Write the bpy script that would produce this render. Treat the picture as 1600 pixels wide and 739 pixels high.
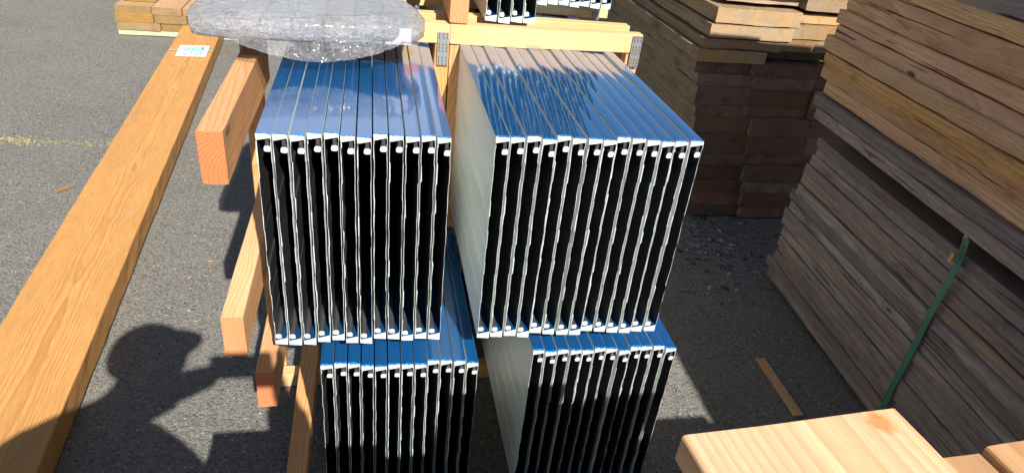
import bpy, bmesh, math, random
from mathutils import Vector, Matrix, noise
rnd = random.Random(11)
for o in list(bpy.data.objects): bpy.data.objects.remove(o)
S = bpy.context.scene
C = bpy.data.collections.new("yard"); S.collection.children.link(C)
R = math.radians

# ------------------------------------------------------------ camera
H = 1.65
F = 1057.0
def cam_axes():
    D = Vector((580-800, -(-285-369.5), -F)).normalized()
    V = Vector((590-800, -(2150-369.5), -F)).normalized()
    Z = -V; Z = (Z - D*Z.dot(D)).normalized()
    X = D.cross(Z)
    return Matrix((X, D, Z))
RC = cam_axes()
cd = bpy.data.cameras.new("camera"); cam = bpy.data.objects.new("camera", cd); C.objects.link(cam)
cd.sensor_width = 36; cd.lens = F/1600*36; cd.clip_start = .03; cd.clip_end = 500
m = RC.to_4x4(); m.translation = (0, 0, H); cam.matrix_world = m
S.camera = cam
# ------------------------------------------------------------ light
SUN = Vector((-.268, 1.156, -1)).normalized()
elev = math.asin(-SUN.z)
w = bpy.data.worlds.new("World"); S.world = w; w.use_nodes = True
nt = w.node_tree; nt.nodes.clear()
out = nt.nodes.new('ShaderNodeOutputWorld'); bg = nt.nodes.new('ShaderNodeBackground'); bg.inputs[1].default_value = .05
sky = nt.nodes.new('ShaderNodeTexSky'); sky.sky_type = 'NISHITA'; sky.sun_disc = False
sky.sun_elevation = elev; sky.sun_rotation = math.atan2(-SUN.x, -SUN.y)
sky.air_density = 1.0; sky.dust_density = .6; sky.ozone_density = 1.2
tc = nt.nodes.new('ShaderNodeTexCoord'); mp = nt.nodes.new('ShaderNodeMapping'); mp.inputs['Scale'].default_value = (1, 1, 1.8)
nz = nt.nodes.new('ShaderNodeTexNoise'); nz.inputs['Scale'].default_value = 2.3; nz.inputs['Detail'].default_value = 7; nz.inputs['Roughness'].default_value = .55
rp = nt.nodes.new('ShaderNodeValToRGB'); rp.color_ramp.elements[0].position = .60; rp.color_ramp.elements[1].position = .80
mx = nt.nodes.new('ShaderNodeMixRGB'); mx.inputs[2].default_value = (15, 15.5, 16.5, 1)
ml = nt.nodes.new('ShaderNodeMath'); ml.operation = 'MULTIPLY'; ml.inputs[1].default_value = .75
L = nt.links.new
dp = nt.nodes.new('ShaderNodeVectorMath'); dp.operation = 'DOT_PRODUCT'; dp.inputs[1].default_value = Vector((.0, .94, .33)).normalized()
cb = nt.nodes.new('ShaderNodeMapRange'); cb.inputs[1].default_value = .93; cb.inputs[2].default_value = 1; cb.inputs[3].default_value = 0; cb.inputs[4].default_value = .33
ad = nt.nodes.new('ShaderNodeMath'); ad.operation = 'ADD'
L(tc.outputs['Generated'], mp.inputs[0]); L(mp.outputs[0], nz.inputs[0]); L(tc.outputs['Generated'], dp.inputs[0]); L(dp.outputs['Value'], cb.inputs[0]); L(nz.outputs[0], ad.inputs[0]); L(cb.outputs[0], ad.inputs[1]); L(ad.outputs[0], rp.inputs[0]); L(rp.outputs[0], ml.inputs[0])
L(ml.outputs[0], mx.inputs[0]); L(sky.outputs[0], mx.inputs[1]); L(mx.outputs[0], bg.inputs[0]); L(bg.outputs[0], out.inputs[0])
sd = bpy.data.lights.new("sun", 'SUN'); sd.energy = 5.0; sd.angle = R(.53); sd.color = (1, .95, .87)
so = bpy.data.objects.new("sun", sd); C.objects.link(so); so.rotation_euler = SUN.to_track_quat('-Z', 'Y').to_euler(); so.location = (3, -8, 8)
S.view_settings.view_transform = 'Standard'; S.view_settings.look = 'None'; S.view_settings.exposure = 0.8; S.view_settings.gamma = 1
S.render.engine = 'CYCLES'
S.render.resolution_x = 1024; S.render.resolution_y = 472

# ------------------------------------------------------------ material helpers
class NB:
    def __init__(s, name):
        s.m = bpy.data.materials.new(name); s.m.use_nodes = True; s.t = s.m.node_tree; s.t.nodes.clear()
        s.out = s.n('ShaderNodeOutputMaterial'); s.b = s.n('ShaderNodeBsdfPrincipled'); s.l(s.b.outputs[0], s.out.inputs[0])
    def n(s, k, **kw):
        x = s.t.nodes.new(k)
        for a, v in kw.items(): setattr(x, a, v)
        return x
    def l(s, a, b): s.t.links.new(a, b)
    def put(s, sock, v):
        if isinstance(v, bpy.types.NodeSocket): s.l(v, sock)
        else:
            if isinstance(v, tuple) and len(v) == 3 and sock.type == 'RGBA': v = (*v, 1)
            sock.default_value = v
    def math(s, op, a, b=None, c=None):
        x = s.n('ShaderNodeMath', operation=op); s.put(x.inputs[0], a)
        if b is not None: s.put(x.inputs[1], b)
        if c is not None: s.put(x.inputs[2], c)
        return x.outputs[0]
    def vmath(s, op, a, b=None):
        x = s.n('ShaderNodeVectorMath', operation=op); s.put(x.inputs[0], a)
        if b is not None: s.put(x.inputs[1], b)
        return x.outputs[1] if op in ('LENGTH', 'DOT_PRODUCT', 'DISTANCE') else x.outputs[0]
    def map(s, v, scale=(1, 1, 1), loc=(0, 0, 0)):
        x = s.n('ShaderNodeMapping'); s.l(v, x.inputs[0]); x.inputs['Scale'].default_value = scale; x.inputs['Location'].default_value = loc
        return x.outputs[0]
    def noise(s, v, scale, detail=4, rough=.55, dist=0):
        x = s.n('ShaderNodeTexNoise'); s.l(v, x.inputs['Vector']); x.inputs['Scale'].default_value = scale
        x.inputs['Detail'].default_value = detail; x.inputs['Roughness'].default_value = rough; x.inputs['Distortion'].default_value = dist
        return x.outputs[0]
    def vor(s, v, scale, feature='F1', rand=1.0):
        x = s.n('ShaderNodeTexVoronoi', feature=feature); s.l(v, x.inputs['Vector']); x.inputs['Scale'].default_value = scale; x.inputs['Randomness'].default_value = rand
        return x
    def rng(s, v, a, b, c=0., d=1.):
        x = s.n('ShaderNodeMapRange'); s.l(v, x.inputs[0])
        for i, q in enumerate((a, b, c, d)): x.inputs[1+i].default_value = q
        return x.outputs[0]
    def mix(s, f, a, b, mode='MIX'):
        x = s.n('ShaderNodeMixRGB', blend_type=mode); s.put(x.inputs[0], f); s.put(x.inputs[1], a); s.put(x.inputs[2], b)
        return x.outputs[0]
    def bump(s, h, strength=.3, dist=.002):
        x = s.n('ShaderNodeBump'); x.inputs['Strength'].default_value = strength; x.inputs['Distance'].default_value = dist
        s.l(h, x.inputs['Height']); s.l(x.outputs[0], s.b.inputs['Normal'])
    def set(s, **kw):
        for k, v in kw.items(): s.put(s.b.inputs[k.replace('_', ' ')], v)
        return s.m

def wood(name, light, dark, spacing=.005, contrast=.6, weather=0., wcol=(.12, .105, .09), hue=None, rough=.7,
         knots=.5, fibre=.35, stain=0., saw=.0, pith=(.06, -.13), scol=(.05, .035, .02), end=False, rednoise=None, rz=.35, wb=1., tone=(.75, .5), spot=None):
    """solid wood: growth rings round an axis along local Y, distorted; every object gets its own heart and tone"""
    b = NB(name)
    t = b.n('ShaderNodeTexCoord'); oi = b.n('ShaderNodeObjectInfo'); rn = oi.outputs['Random']
    p = t.outputs['Object']
    off = b.n('ShaderNodeCombineXYZ')
    b.l(b.math('MULTIPLY', rn, 37.), off.inputs[0]); b.l(b.math('MULTIPLY', rn, 91.7), off.inputs[1]); b.l(b.math('MULTIPLY', rn, 53.1), off.inputs[2])
    q = b.vmath('ADD', p, off.outputs[0])                       # decorrelated coordinates
    # heart position
    hx = b.math('MULTIPLY', b.math('SUBTRACT', b.math('FRACT', b.math('MULTIPLY', rn, 17.3)), .5), pith[0]*4)
    hz = b.math('ADD', b.math('MULTIPLY', b.math('FRACT', b.math('MULTIPLY', rn, 7.77)), pith[1]), pith[1]*.4)
    sep = b.n('ShaderNodeSeparateXYZ'); b.l(p, sep.inputs[0])
    wob = b.noise(b.map(q, (2.2, rz*1.0, 2.2)), 1.6, 3, .5)
    wob2 = b.noise(b.map(q, (9, 1.2, 9)), 1.5, 3, .55)
    x = b.math('ADD', b.math('SUBTRACT', sep.outputs[0], hx), b.math('MULTIPLY', b.math('SUBTRACT', wob, .5), .12*wb))
    z = b.math('ADD', b.math('SUBTRACT', sep.outputs[2], hz), b.math('MULTIPLY', b.math('SUBTRACT', wob, .5), .22*wb))
    r = b.math('SQRT', b.math('ADD', b.math('MULTIPLY', x, x), b.math('MULTIPLY', z, z)))
    r = b.math('ADD', r, b.math('MULTIPLY', b.math('SUBTRACT', wob2, .5), .016*wb))
    # knots push the rings aside
    kv = b.vor(b.map(q, (1.0, .35, 1.0)), 5.5)
    kd = kv.outputs['Distance']
    kf = b.rng(kd, .0, .11, 1., 0.)
    has = b.math('GREATER_THAN', b.noise(b.map(q, (1, .35, 1), (5, 5, 5)), 3.3, 0), .52 if knots < .8 else .43)
    kf = b.math('MULTIPLY', b.math('MULTIPLY', kf, has), knots)
    r = b.math('ADD', r, b.math('MULTIPLY', kf, .02))
    ph = b.math('FRACT', b.math('DIVIDE', r, spacing))
    ring = b.math('POWER', ph, 2.2)                              # slow early wood, sharp late wood
    edge = b.rng(ph, .93, 1., 1., 0.)
    ring = b.math('MULTIPLY', ring, edge)
    var = b.noise(b.map(q, (6, .9, 6)), 2.5, 4, .6)
    fib = b.noise(b.map(q, (1, .035, 1)), 420 if not end else 260, 3, .7)
    col = b.mix(b.math('MULTIPLY', ring, contrast), light, dark)
    lo = tuple(c*.62 for c in light)
    col = b.mix(b.rng(var, .35, .75, 0., .55), col, lo)
    if rednoise:
        rv = b.noise(b.map(q, (3, .7, 3), (9, 4, 2)), 3.1, 4, .6)
        col = b.mix(b.rng(rv, .42, .66, 0., .55), col, rednoise)
    col = b.mix(b.rng(fib, .3, .75, 0., fibre), col, tuple(c*.45 for c in dark))
    # per piece tone
    hs = b.n('ShaderNodeHueSaturation'); b.l(col, hs.inputs['Color'])
    b.l(b.math('ADD', b.math('MULTIPLY', b.math('FRACT', b.math('MULTIPLY', rn, 29.1)), tone[1]), tone[0]), hs.inputs['Value'])
    b.l(b.math('ADD', b.math('MULTIPLY', b.math('FRACT', b.math('MULTIPLY', rn, 11.9)), tone[1]*.7), 1-tone[1]*.35), hs.inputs['Saturation'])
    b.l(b.math('ADD', b.math('MULTIPLY', b.math('FRACT', b.math('MULTIPLY', rn, 5.3)), tone[1]*.016), .5-tone[1]*.010), hs.inputs['Hue'])
    col = hs.outputs[0]
    if weather:
        wn = b.noise(b.map(q, (5, .8, 5)), 2.2, 6, .68)
        wf = b.noise(b.map(q, (1, .06, 1)), 160, 4, .7)
        wc = b.mix(b.rng(wf, .3, .7), tuple(c*.38 for c in wcol), wcol)
        col = b.mix(b.rng(wn, .62-weather*.5, .80-weather*.45, 0., min(1, .35+weather*.65)), col, wc)
        ck = b.noise(b.map(q, (1, .03, 1), (7, 1, 2)), 70, 3, .6)
        col = b.mix(b.rng(ck, .62, .67, 0., 0. if end else .85), col, tuple(c*.12 for c in wcol))
        bl = b.noise(b.map(q, (4, 1.6, 4), (3, 8, 1)), 4.3, 5, .7)
        col = b.mix(b.rng(bl, .56, .66, 0., .75*weather), col, tuple(c*.22 for c in wcol))
    if stain:
        sn = b.noise(b.map(q, (7, 2.0, 7), (1, 2, 3)), 2.4, 5, .65)
        col = b.mix(b.rng(sn, .56, .70, 0., stain), col, scol)
    core = b.rng(kd, .03, .055, 1., 0.)
    col = b.mix(b.math('MULTIPLY', b.math('MULTIPLY', core, has), min(1, knots*1.3)), col, tuple(c*.3 for c in dark))
    if spot:
        sv = b.vmath('SUBTRACT', p, spot[:3]); sv = b.vmath('MULTIPLY', sv, (1, .8, 0))
        dd = b.math('ADD', b.vmath('LENGTH', sv), b.math('MULTIPLY', b.math('SUBTRACT', b.noise(p, 75, 4, .7), .5), .020))
        col = b.mix(b.rng(dd, spot[3]*.6, spot[3]*1.1, .8, 0.), col, (.72, .23, .07))
        col = b.mix(b.rng(b.noise(p, 160, 3, .7), .5, .7, 0, .5), col, b.mix(b.rng(dd, spot[3]*.4, spot[3], 1., 0.), col, (.45, .13, .05)))
    h = b.math('ADD', b.math('MULTIPLY', fib, .5), b.math('MULTIPLY', ring, .5 + weather))
    if saw:
        wv = b.n('ShaderNodeTexWave', wave_type='BANDS', bands_direction='Y'); b.l(q, wv.inputs[0]); wv.inputs['Scale'].default_value = 95; wv.inputs['Distortion'].default_value = 1.5
        wv.inputs['Detail'].default_value = 2
        h = b.math('ADD', h, b.math('MULTIPLY', wv.outputs['Fac'], saw)); col = b.mix(b.math('MULTIPLY', wv.outputs['Fac'], saw*.25), col, tuple(c*.6 for c in dark))
    b.bump(h, .45, .0012)
    return b.set(Base_Color=col, Roughness=rough, Specular_IOR_Level=.3)

FIR = dict(light=(.82, .46, .20), dark=(.60, .22, .07))
M = {}
M['fir'] = wood('fir_side', **FIR, spacing=.006, contrast=.8, knots=.55, saw=.15, tone=(.88, .25))
M['fir_end'] = wood('fir_end', (.84, .27, .08), (.55, .11, .025), spacing=.007, contrast=.8, knots=0, end=True, fibre=.35, tone=(.85, .25))
M['pale'] = wood('pale_side', (.80, .55, .27), (.70, .37, .13), spacing=.0045, contrast=.5, knots=.2, fibre=.2, wb=.5, tone=(.9, .2))
M['pale_end'] = wood('pale_end', (.78, .48, .20), (.62, .32, .11), spacing=.004, contrast=.6, knots=0, end=True)
M['treated'] = wood('treated_side', (.70, .36, .115), (.40, .17, .04), spacing=.0062, contrast=.8, knots=.35, fibre=.55, stain=.5, scol=(.32, .24, .12), saw=0, pith=(.03, -.10), wb=.10, tone=(.95, .1))
M['treated_end'] = wood('treated_end', (.44, .22, .06), (.26, .12, .03), spacing=.004, contrast=.7, knots=0, end=True)
M['oldpile'] = wood('oldpile_end', (.38, .24, .09), (.22, .12, .04), spacing=.004, contrast=.7, knots=0, end=True, weather=.25, wcol=(.22, .19, .13))
M['oldpile_side'] = wood('oldpile_side', (.60, .36, .16), (.42, .21, .07), spacing=.006, contrast=.6)
M['green'] = wood('green_side', (.40, .50, .30), (.27, .40, .22), spacing=.006, contrast=.5, knots=0)
M['grey'] = wood('grey_side', (.56, .405, .325), (.11, .068, .048), spacing=.012, contrast=.85, weather=.55, wcol=(.35, .30, .275), knots=.95, fibre=.65, pith=(.06, -.1), rednoise=(.36, .25, .18), tone=(.70, .95), wb=1.25, rz=.8)
M['grey_end'] = wood('grey_end', (.28, .19, .12), (.12, .07, .04), spacing=.006, contrast=.9, knots=0, weather=.75, wcol=(.22, .19, .16), end=True)
M['tan'] = wood('tan_side', (.86, .56, .29), (.48, .20, .075), spacing=.011, contrast=.75, knots=.95, weather=.05, fibre=.4, rednoise=(.60, .28, .15), stain=.45, scol=(.12, .075, .04), tone=(.75, .5), wb=1.25, rz=.8)
M['pink'] = wood('pink_side', (.86, .52, .29), (.50, .22, .10), spacing=.011, contrast=.7, knots=.95, weather=.05, fibre=.4, rednoise=(.68, .35, .19), stain=.3, scol=(.14, .07, .04), tone=(.85, .3), wb=1.25, rz=.8)
M['tan_end'] = wood('tan_end', (.50, .33, .17), (.30, .17, .08), spacing=.006, contrast=.9, knots=0, weather=.35, wcol=(.33, .29, .24), end=True)
M['pink_end'] = M['tan_end']
M['lit'] = wood('lit_side', (.44, .30, .16), (.24, .14, .065), spacing=.010, contrast=.8, knots=.8, weather=.5, wcol=(.30, .255, .19), stain=.65, scol=(.09, .06, .04), tone=(.6, .6), wb=1.25, rz=.8)
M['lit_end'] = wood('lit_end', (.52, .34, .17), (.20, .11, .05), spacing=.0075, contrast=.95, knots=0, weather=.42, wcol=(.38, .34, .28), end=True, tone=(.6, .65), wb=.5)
M['shaded_brown_end'] = wood('shaded_brown_end', (.34, .185, .125), (.09, .052, .036), spacing=.0085, contrast=.9, knots=.2, weather=.40, wcol=(.15, .135, .12), end=True, stain=.6, scol=(.03, .025, .02), tone=(.6, .7), wb=.5)  # end grain of the shaded lower rows, their shade mixed into the colour
M['near'] = wood('near_side', (.80, .50, .29), (.62, .29, .12), spacing=.011, contrast=.75, knots=0, fibre=.25, pith=(.05, -.07), rough=.62, wb=.12, tone=(1., .0))
M['near_end'] = wood('near_end', (.46, .27, .17), (.25, .13, .08), spacing=.004, contrast=.8, knots=0, end=True, weather=.4, wcol=(.4, .35, .3))
M['near_dark'] = wood('near_streaked', (.60, .36, .19), (.40, .20, .09), spacing=.018, contrast=.8, knots=.4, stain=.8, scol=(.20, .16, .12), pith=(.02, -.5), wb=.3, tone=(.95, .1))

def plain(name, col, rough=.5, metal=0., **kw):
    b = NB(name); return b.set(Base_Color=(*col, 1), Roughness=rough, Metallic=metal, **kw)

def metal_silver():
    b = NB('galvanised_skin'); t = b.n('ShaderNodeTexCoord').outputs['Object']
    n = b.noise(b.map(t, (3, .6, 3)), 6, 4, .6)
    b.bump(b.noise(b.map(t, (1, .2, 1)), 30, 3), .08, .002)
    return b.set(Base_Color=b.mix(n, (.72, .77, .74), (.84, .88, .85)), Metallic=.2, Roughness=b.rng(n, .3, .7, .28, .42))
M['silver'] = metal_silver()
def metal_cut():
    b = NB('cut_edge'); t = b.n('ShaderNodeTexCoord').outputs['Object']
    n = b.noise(t, 160, 4, .6)
    return b.set(Base_Color=b.mix(b.rng(n, .3, .7), (.42, .50, .50), (.72, .79, .78)), Metallic=.0, Roughness=.5)
M['cut'] = metal_cut()
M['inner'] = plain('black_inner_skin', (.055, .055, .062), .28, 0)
def film():
    b = NB('blue_film'); t = b.n('ShaderNodeTexCoord').outputs['Object']; oi = b.n('ShaderNodeObjectInfo')
    q = b.vmath('ADD', t, b.n('ShaderNodeCombineXYZ').outputs[0])
    speck = b.vor(b.map(q, (1, 1, 1)), 330).outputs['Distance']
    mask = b.noise(b.map(q, (1, .6, 1)), 26, 4, .7)
    sp = b.math('MULTIPLY', b.rng(speck, .0, .22, 1, 0), b.rng(mask, .56, .62))
    col = b.mix(b.rng(b.noise(b.map(q, (8, 1, 8)), 3, 3), .3, .7), (.006, .095, .30), (.010, .14, .40))
    col = b.mix(b.math('MULTIPLY', sp, .6), col, (.35, .5, .65))
    b.bump(b.math('ADD', b.noise(b.map(q, (2.2, .5, 1)), 9, 3, .5), b.math('MULTIPLY', sp, .25)), .10, .004)
    return b.set(Base_Color=col, Metallic=.45, Roughness=.15, IOR=1.55, Coat_Weight=1., Coat_Roughness=.07, Coat_IOR=1.65)
M['film'] = film()
M['film_rim'] = plain('film_rim', (.02, .22, .62), .3)
def asphalt():
    b = NB('asphalt'); t = b.n('ShaderNodeTexCoord').outputs['Object']
    wv = b.n('ShaderNodeTexNoise'); b.l(t, wv.inputs['Vector']); wv.inputs['Scale'].default_value = 130; wv.inputs['Detail'].default_value = 2
    t2 = b.vmath('ADD', t, b.map(wv.outputs['Color'], (.006, .006, .006)))
    v1 = b.vor(t2, 125); v2 = b.vor(t2, 290); v3 = b.vor(t2, 46)
    n = b.noise(t, 1.3, 6, .65); n2 = b.noise(t, 75, 5, .8); n3 = b.noise(t, 520, 2, .6)
    def sepc(v): g = b.n('ShaderNodeSeparateColor'); b.l(v.outputs['Color'], g.inputs[0]); return g.outputs
    g1, g2, g3 = sepc(v1), sepc(v2), sepc(v3)
    base = b.mix(b.rng(n, .3, .7), (.165, .160, .147), (.240, .232, .210))
    st = b.mix(b.math('POWER', g1[0], 1.4), (.045, .045, .046), (.47, .44, .38))
    core = b.rng(v1.outputs['Distance'], .36, .50, 1, 0)
    col = b.mix(b.math('MULTIPLY', core, .8), base, st)
    col = b.mix(b.math('MULTIPLY', b.rng(v2.outputs['Distance'], .30, .46, 1, 0), .55), col, b.mix(g2[0], (.09, .09, .09), (.54, .51, .45)))
    big = b.math('MULTIPLY', b.rng(v3.outputs['Distance'], .20, .27, 1, 0), b.rng(g3[0], .60, .62))
    col = b.mix(b.math('MULTIPLY', big, .8), col, b.mix(g3[1], (.05, .055, .062), (.58, .54, .45)))
    col = b.mix(b.rng(n2, .56, .70, 0, .75), col, (.07, .068, .066))
    col = b.mix(b.rng(n2, .46, .36, 0, .35), col, (.40, .37, .30))
    col = b.mix(b.rng(b.noise(b.map(t, loc=(4, 1, 0)), 4, 5, .7), .60, .74, 0, .3), col, (.09, .085, .08))
    h = b.math('ADD', b.math('MULTIPLY', core, .6), b.math('ADD', n2, b.math('MULTIPLY', n3, .4)))
    h = b.math('ADD', h, b.math('MULTIPLY', big, .5))
    b.bump(h, 1.0, .006)
    return b.set(Base_Color=col, Roughness=.85, Specular_IOR_Level=.25)
M['asphalt'] = asphalt()
def wrap_mat(name, alpha_lo, alpha_hi, base=(.58, .60, .63)):
    b = NB(name); t = b.n('ShaderNodeTexCoord').outputs['Object']
    st = b.noise(b.map(t, (4, 34, 16)), 3.0, 6, .75, .5)
    st2 = b.noise(b.map(t, (26, 20, 24)), 2.4, 6, .75, 2.2)
    bl = b.noise(b.map(t, (1, 1, 1)), 7, 4, .6)
    cr = b.vor(b.map(t, (1, 1.6, 1)), 19, 'DISTANCE_TO_EDGE').outputs['Distance']
    col = b.mix(b.rng(bl, .35, .65), base, tuple(c*.72 for c in base))
    col = b.mix(b.rng(st, .52, .68, 0, .5), col, (.50, .47, .48))
    b.bump(b.math('ADD', b.math('ADD', st, st2), b.math('MULTIPLY', b.rng(cr, 0, .12, 1, 0), .25)), 1.0, .010)
    a = b.math('ADD', b.rng(st2, .35, .7, alpha_lo, alpha_hi), 0.)
    return b.set(Base_Color=col, Roughness=.16, Specular_IOR_Level=.7, Alpha=a, Coat_Weight=.6, Coat_Roughness=.05)
M['wrap'] = wrap_mat('stretch_wrap', .50, 1.0, (.60, .62, .66))
M['loose'] = wrap_mat('loose_film', .18, .62, (.62, .64, .68))
def galv():
    b = NB('galvanised_plate'); t = b.n('ShaderNodeTexCoord').outputs['Object']
    c = b.rng(b.vor(t, 240).outputs['Distance'], 0, 1, .3, .8)
    b.bump(b.noise(t, 300, 3), .5, .001)
    return b.set(Base_Color=b.mix(c, (.36, .41, .45), (.66, .70, .74)), Metallic=.8, Roughness=.38)
M['galv'] = galv()
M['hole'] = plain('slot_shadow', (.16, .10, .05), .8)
M['strap'] = plain('green_strap', (.07, .24, .16), .35)
M['ink'] = plain('black_ink', (.012, .02, .018), .6)
M['paper'] = plain('tag_paper', (.80, .84, .85), .5)
M['teal'] = plain('teal_print', (.12, .55, .52), .5)
M['greyink'] = plain('grey_print', (.20, .24, .27), .6)

# ------------------------------------------------------------ object helpers
def link(name, bm, mats, parent=None, loc=None, rot=None, smooth=False):
    me = bpy.data.meshes.new(name); bm.normal_update(); bm.to_mesh(me); bm.free()
    for x in (mats if isinstance(mats, (list, tuple)) else [mats]): me.materials.append(x)
    if smooth:
        for p in me.polygons: p.use_smooth = True
    o = bpy.data.objects.new(name, me); C.objects.link(o)
    if parent: o.parent = parent
    if loc is not None: o.location = loc
    if rot is not None: o.rotation_euler = rot
    return o
def tag(o, label=None, cat=None, group=None, kind=None):
    if label: o['label'] = label
    if cat: o['category'] = cat
    if group: o['group'] = group
    if kind: o['kind'] = kind
    return o
def empty(name, loc, label, cat, group=None):
    o = bpy.data.objects.new(name, None); C.objects.link(o); o.location = loc; o.empty_display_size = .1
    return tag(o, label, cat, group)
def box(bm, x0, x1, y0, y1, z0, z1, mi=0):
    v = [bm.verts.new((x, y, z)) for z in (z0, z1) for y in (y0, y1) for x in (x0, x1)]
    for q in ((0, 2, 3, 1), (4, 5, 7, 6), (0, 1, 5, 4), (2, 6, 7, 3), (0, 4, 6, 2), (1, 3, 7, 5)):
        f = bm.faces.new([v[i] for i in q]); f.material_index = mi
def board_bm(w_, l_, t_, seed=0, warp=.002, r=.003, seg=None, wane=0., rough=.0008):
    """sawn piece: width along X, length along Y, thickness along Z, origin at its centre; slot 0 sides, slot 1 ends"""
    rr = random.Random(seed); bm = bmesh.new()
    r = min(r, t_*.3, w_*.3); hw, ht = w_/2, t_/2
    def side(a, b, n): return [tuple(a[k]+(b[k]-a[k])*i/n for k in (0, 1)) for i in range(n)]
    cor = [(-hw, -ht), (hw, -ht), (hw, ht), (-hw, ht)]
    pts = []
    nx = 6; nz_ = 2
    P = [((-hw+r, -ht), (hw-r, -ht), nx), ((hw-r*.3, -ht+r*.3), None, 0), ((hw, -ht+r), (hw, ht-r), nz_), ((hw-r*.3, ht-r*.3), None, 0),
         ((hw-r, ht), (-hw+r, ht), nx), ((-hw+r*.3, ht-r*.3), None, 0), ((-hw, ht-r), (-hw, -ht+r), nz_), ((-hw+r*.3, -ht+r*.3), None, 0)]
    for a, b_, n in P:
        if b_ is None: pts.append(a)
        else: pts += side(a, b_, n) + [b_]
    seg = seg or max(4, min(40, int(l_/.06)))
    sx, sz = rr.uniform(-1, 1)*warp, rr.uniform(-1, 1)*warp
    cup = rr.uniform(-1, 1)*warp*.7
    rings = []
    for i in range(seg+1):
        u = i/seg; y = (u-.5)*l_
        bow = math.sin(u*math.pi*rr.choice((1,)) + .3)
        ring = []
        for j, (px, pz) in enumerate(pts):
            d = rough*noise.noise(Vector((px*14+seed, y*7, pz*30)))*1.6
            dx = sx*bow + d*(1 if px > 0 else -1) * (abs(px) > hw-r*1.2)
            dz = sz*bow + cup*((px/hw)**2) + (d if pz > 0 else -d)
            if wane and px < -hw+wane*.6 and pz < 0:
                dx += max(0, noise.noise(Vector((seed*3.1, y*2.3, 1))))*wane
            ye = y
            if i in (0, seg): ye += .0015*noise.noise(Vector((px*20, pz*40, seed+i)))
            ring.append(bm.verts.new((px+dx, ye, pz+dz)))
        rings.append(ring)
    n = len(pts)
    for i in range(seg):
        for j in range(n):
            bm.faces.new((rings[i][j], rings[i][(j+1) % n], rings[i+1][(j+1) % n], rings[i+1][j]))
    for k, ring in ((0, rings[0]), (1, rings[-1])):
        f = bm.faces.new(ring if k else ring[::-1]); f.material_index = 1
    bmesh.ops.recalc_face_normals(bm, faces=bm.faces)
    return bm
SEED = [0]
def board(name, x, y, z, side, end, parent=None, rot=0., axis='y', roll=0., **kw):
    """x,y,z are (min,max); the board runs along axis"""
    SEED[0] += 1
    dx, dy, dz = x[1]-x[0], y[1]-y[0], z[1]-z[0]
    c = Vector(((x[0]+x[1])/2, (y[0]+y[1])/2, (z[0]+z[1])/2))
    if axis == 'y': bm = board_bm(dx, dy, dz, SEED[0], **kw); e = (0, roll, rot)
    elif axis == 'x': bm = board_bm(dy, dx, dz, SEED[0], **kw); e = (0, roll, rot-math.pi/2)
    else: bm = board_bm(dx, dz, dy, SEED[0], **kw); e = (math.pi/2, 0, rot)
    if parent: c = c - parent.location
    return link(name, bm, [side, end], parent, c, e)

# ============================================================ SETTING
bm = bmesh.new(); n = 60
vs = {}
def gc(i): 
    u = (i/n*2-1); return 120*u**5 + 5*u
for i in range(n+1):
    for j in range(n+1): vs[i, j] = bm.verts.new((gc(i), gc(j)+3, 0))
for i in range(n):
    for j in range(n): bm.faces.new((vs[i, j], vs[i+1, j], vs[i+1, j+1], vs[i, j+1]))
tag(link('ground', bm, M['asphalt']), kind='structure')

# moss line in the pavement
bm = bmesh.new()
for k in range(1500):
    x = rnd.uniform(-3.6, -1.25); d = rnd.gauss(0, .026)
    if x > -1.75 and rnd.random() < .5: continue
    y = 3.70 + (x+1.45)*-.05 + d + .02*math.sin(x*5); s = rnd.uniform(.003, .010)*(1.3 if x < -1.7 else .8); a = rnd.uniform(0, 3)
    c = Vector((x, y, 0)); mi = rnd.choice((0, 0, 1))
    p = [bm.verts.new(c+Vector((math.cos(a+i*2.1)*s*rnd.uniform(.5, 1.3), math.sin(a+i*2.1)*s*.7, .001))) for i in range(3)]
    tpt = bm.verts.new(c+Vector((0, 0, rnd.uniform(.003, .010))))
    for i in range(3): f = bm.faces.new((p[i], p[(i+1) % 3], tpt)); f.material_index = mi
tag(link('dry_moss', bm, [plain('dry_moss', (.22, .21, .09), .9), plain('yellow_grit', (.30, .25, .14), .9)]), 'line of dry yellow moss in a pavement seam', 'moss', kind='stuff')

# litter in the shaded gap between the piles
bm = bmesh.new()
for k in range(800):
    if rnd.random() < .65: x = rnd.gauss(1.68, .20); y = rnd.gauss(2.60, .24)
    else: x = rnd.uniform(1.0, 1.78); y = rnd.uniform(1.3, 2.9)
    if x > 1.76 and y < 2.4: continue
    l = rnd.uniform(.06, .158)**2 if y > 2.1 else rnd.uniform(.002, .008); wd = l*rnd.uniform(.25, .8); a = rnd.uniform(0, 6.28); z = rnd.uniform(.001, .006)
    e1 = Vector((math.cos(a), math.sin(a), rnd.uniform(-.2, .3)))*l; e2 = Vector((-math.sin(a), math.cos(a), rnd.uniform(-.1, .2)))*wd; c = Vector((x, y, z+.003))
    f = bm.faces.new([bm.verts.new(c+q) for q in (-e1, -e2*.8, e1, e2)]); f.material_index = rnd.choice((0, 1, 1, 2))
tag(link('bark_litter', bm, [plain('litter_pale', (.34, .33, .32), .7), plain('litter_grey', (.18, .185, .195), .5), plain('litter_dark', (.05, .045, .04), .6)]),
    'scattered bark flakes and chips on the shaded asphalt', 'litter', kind='stuff')
bm = bmesh.new()
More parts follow.
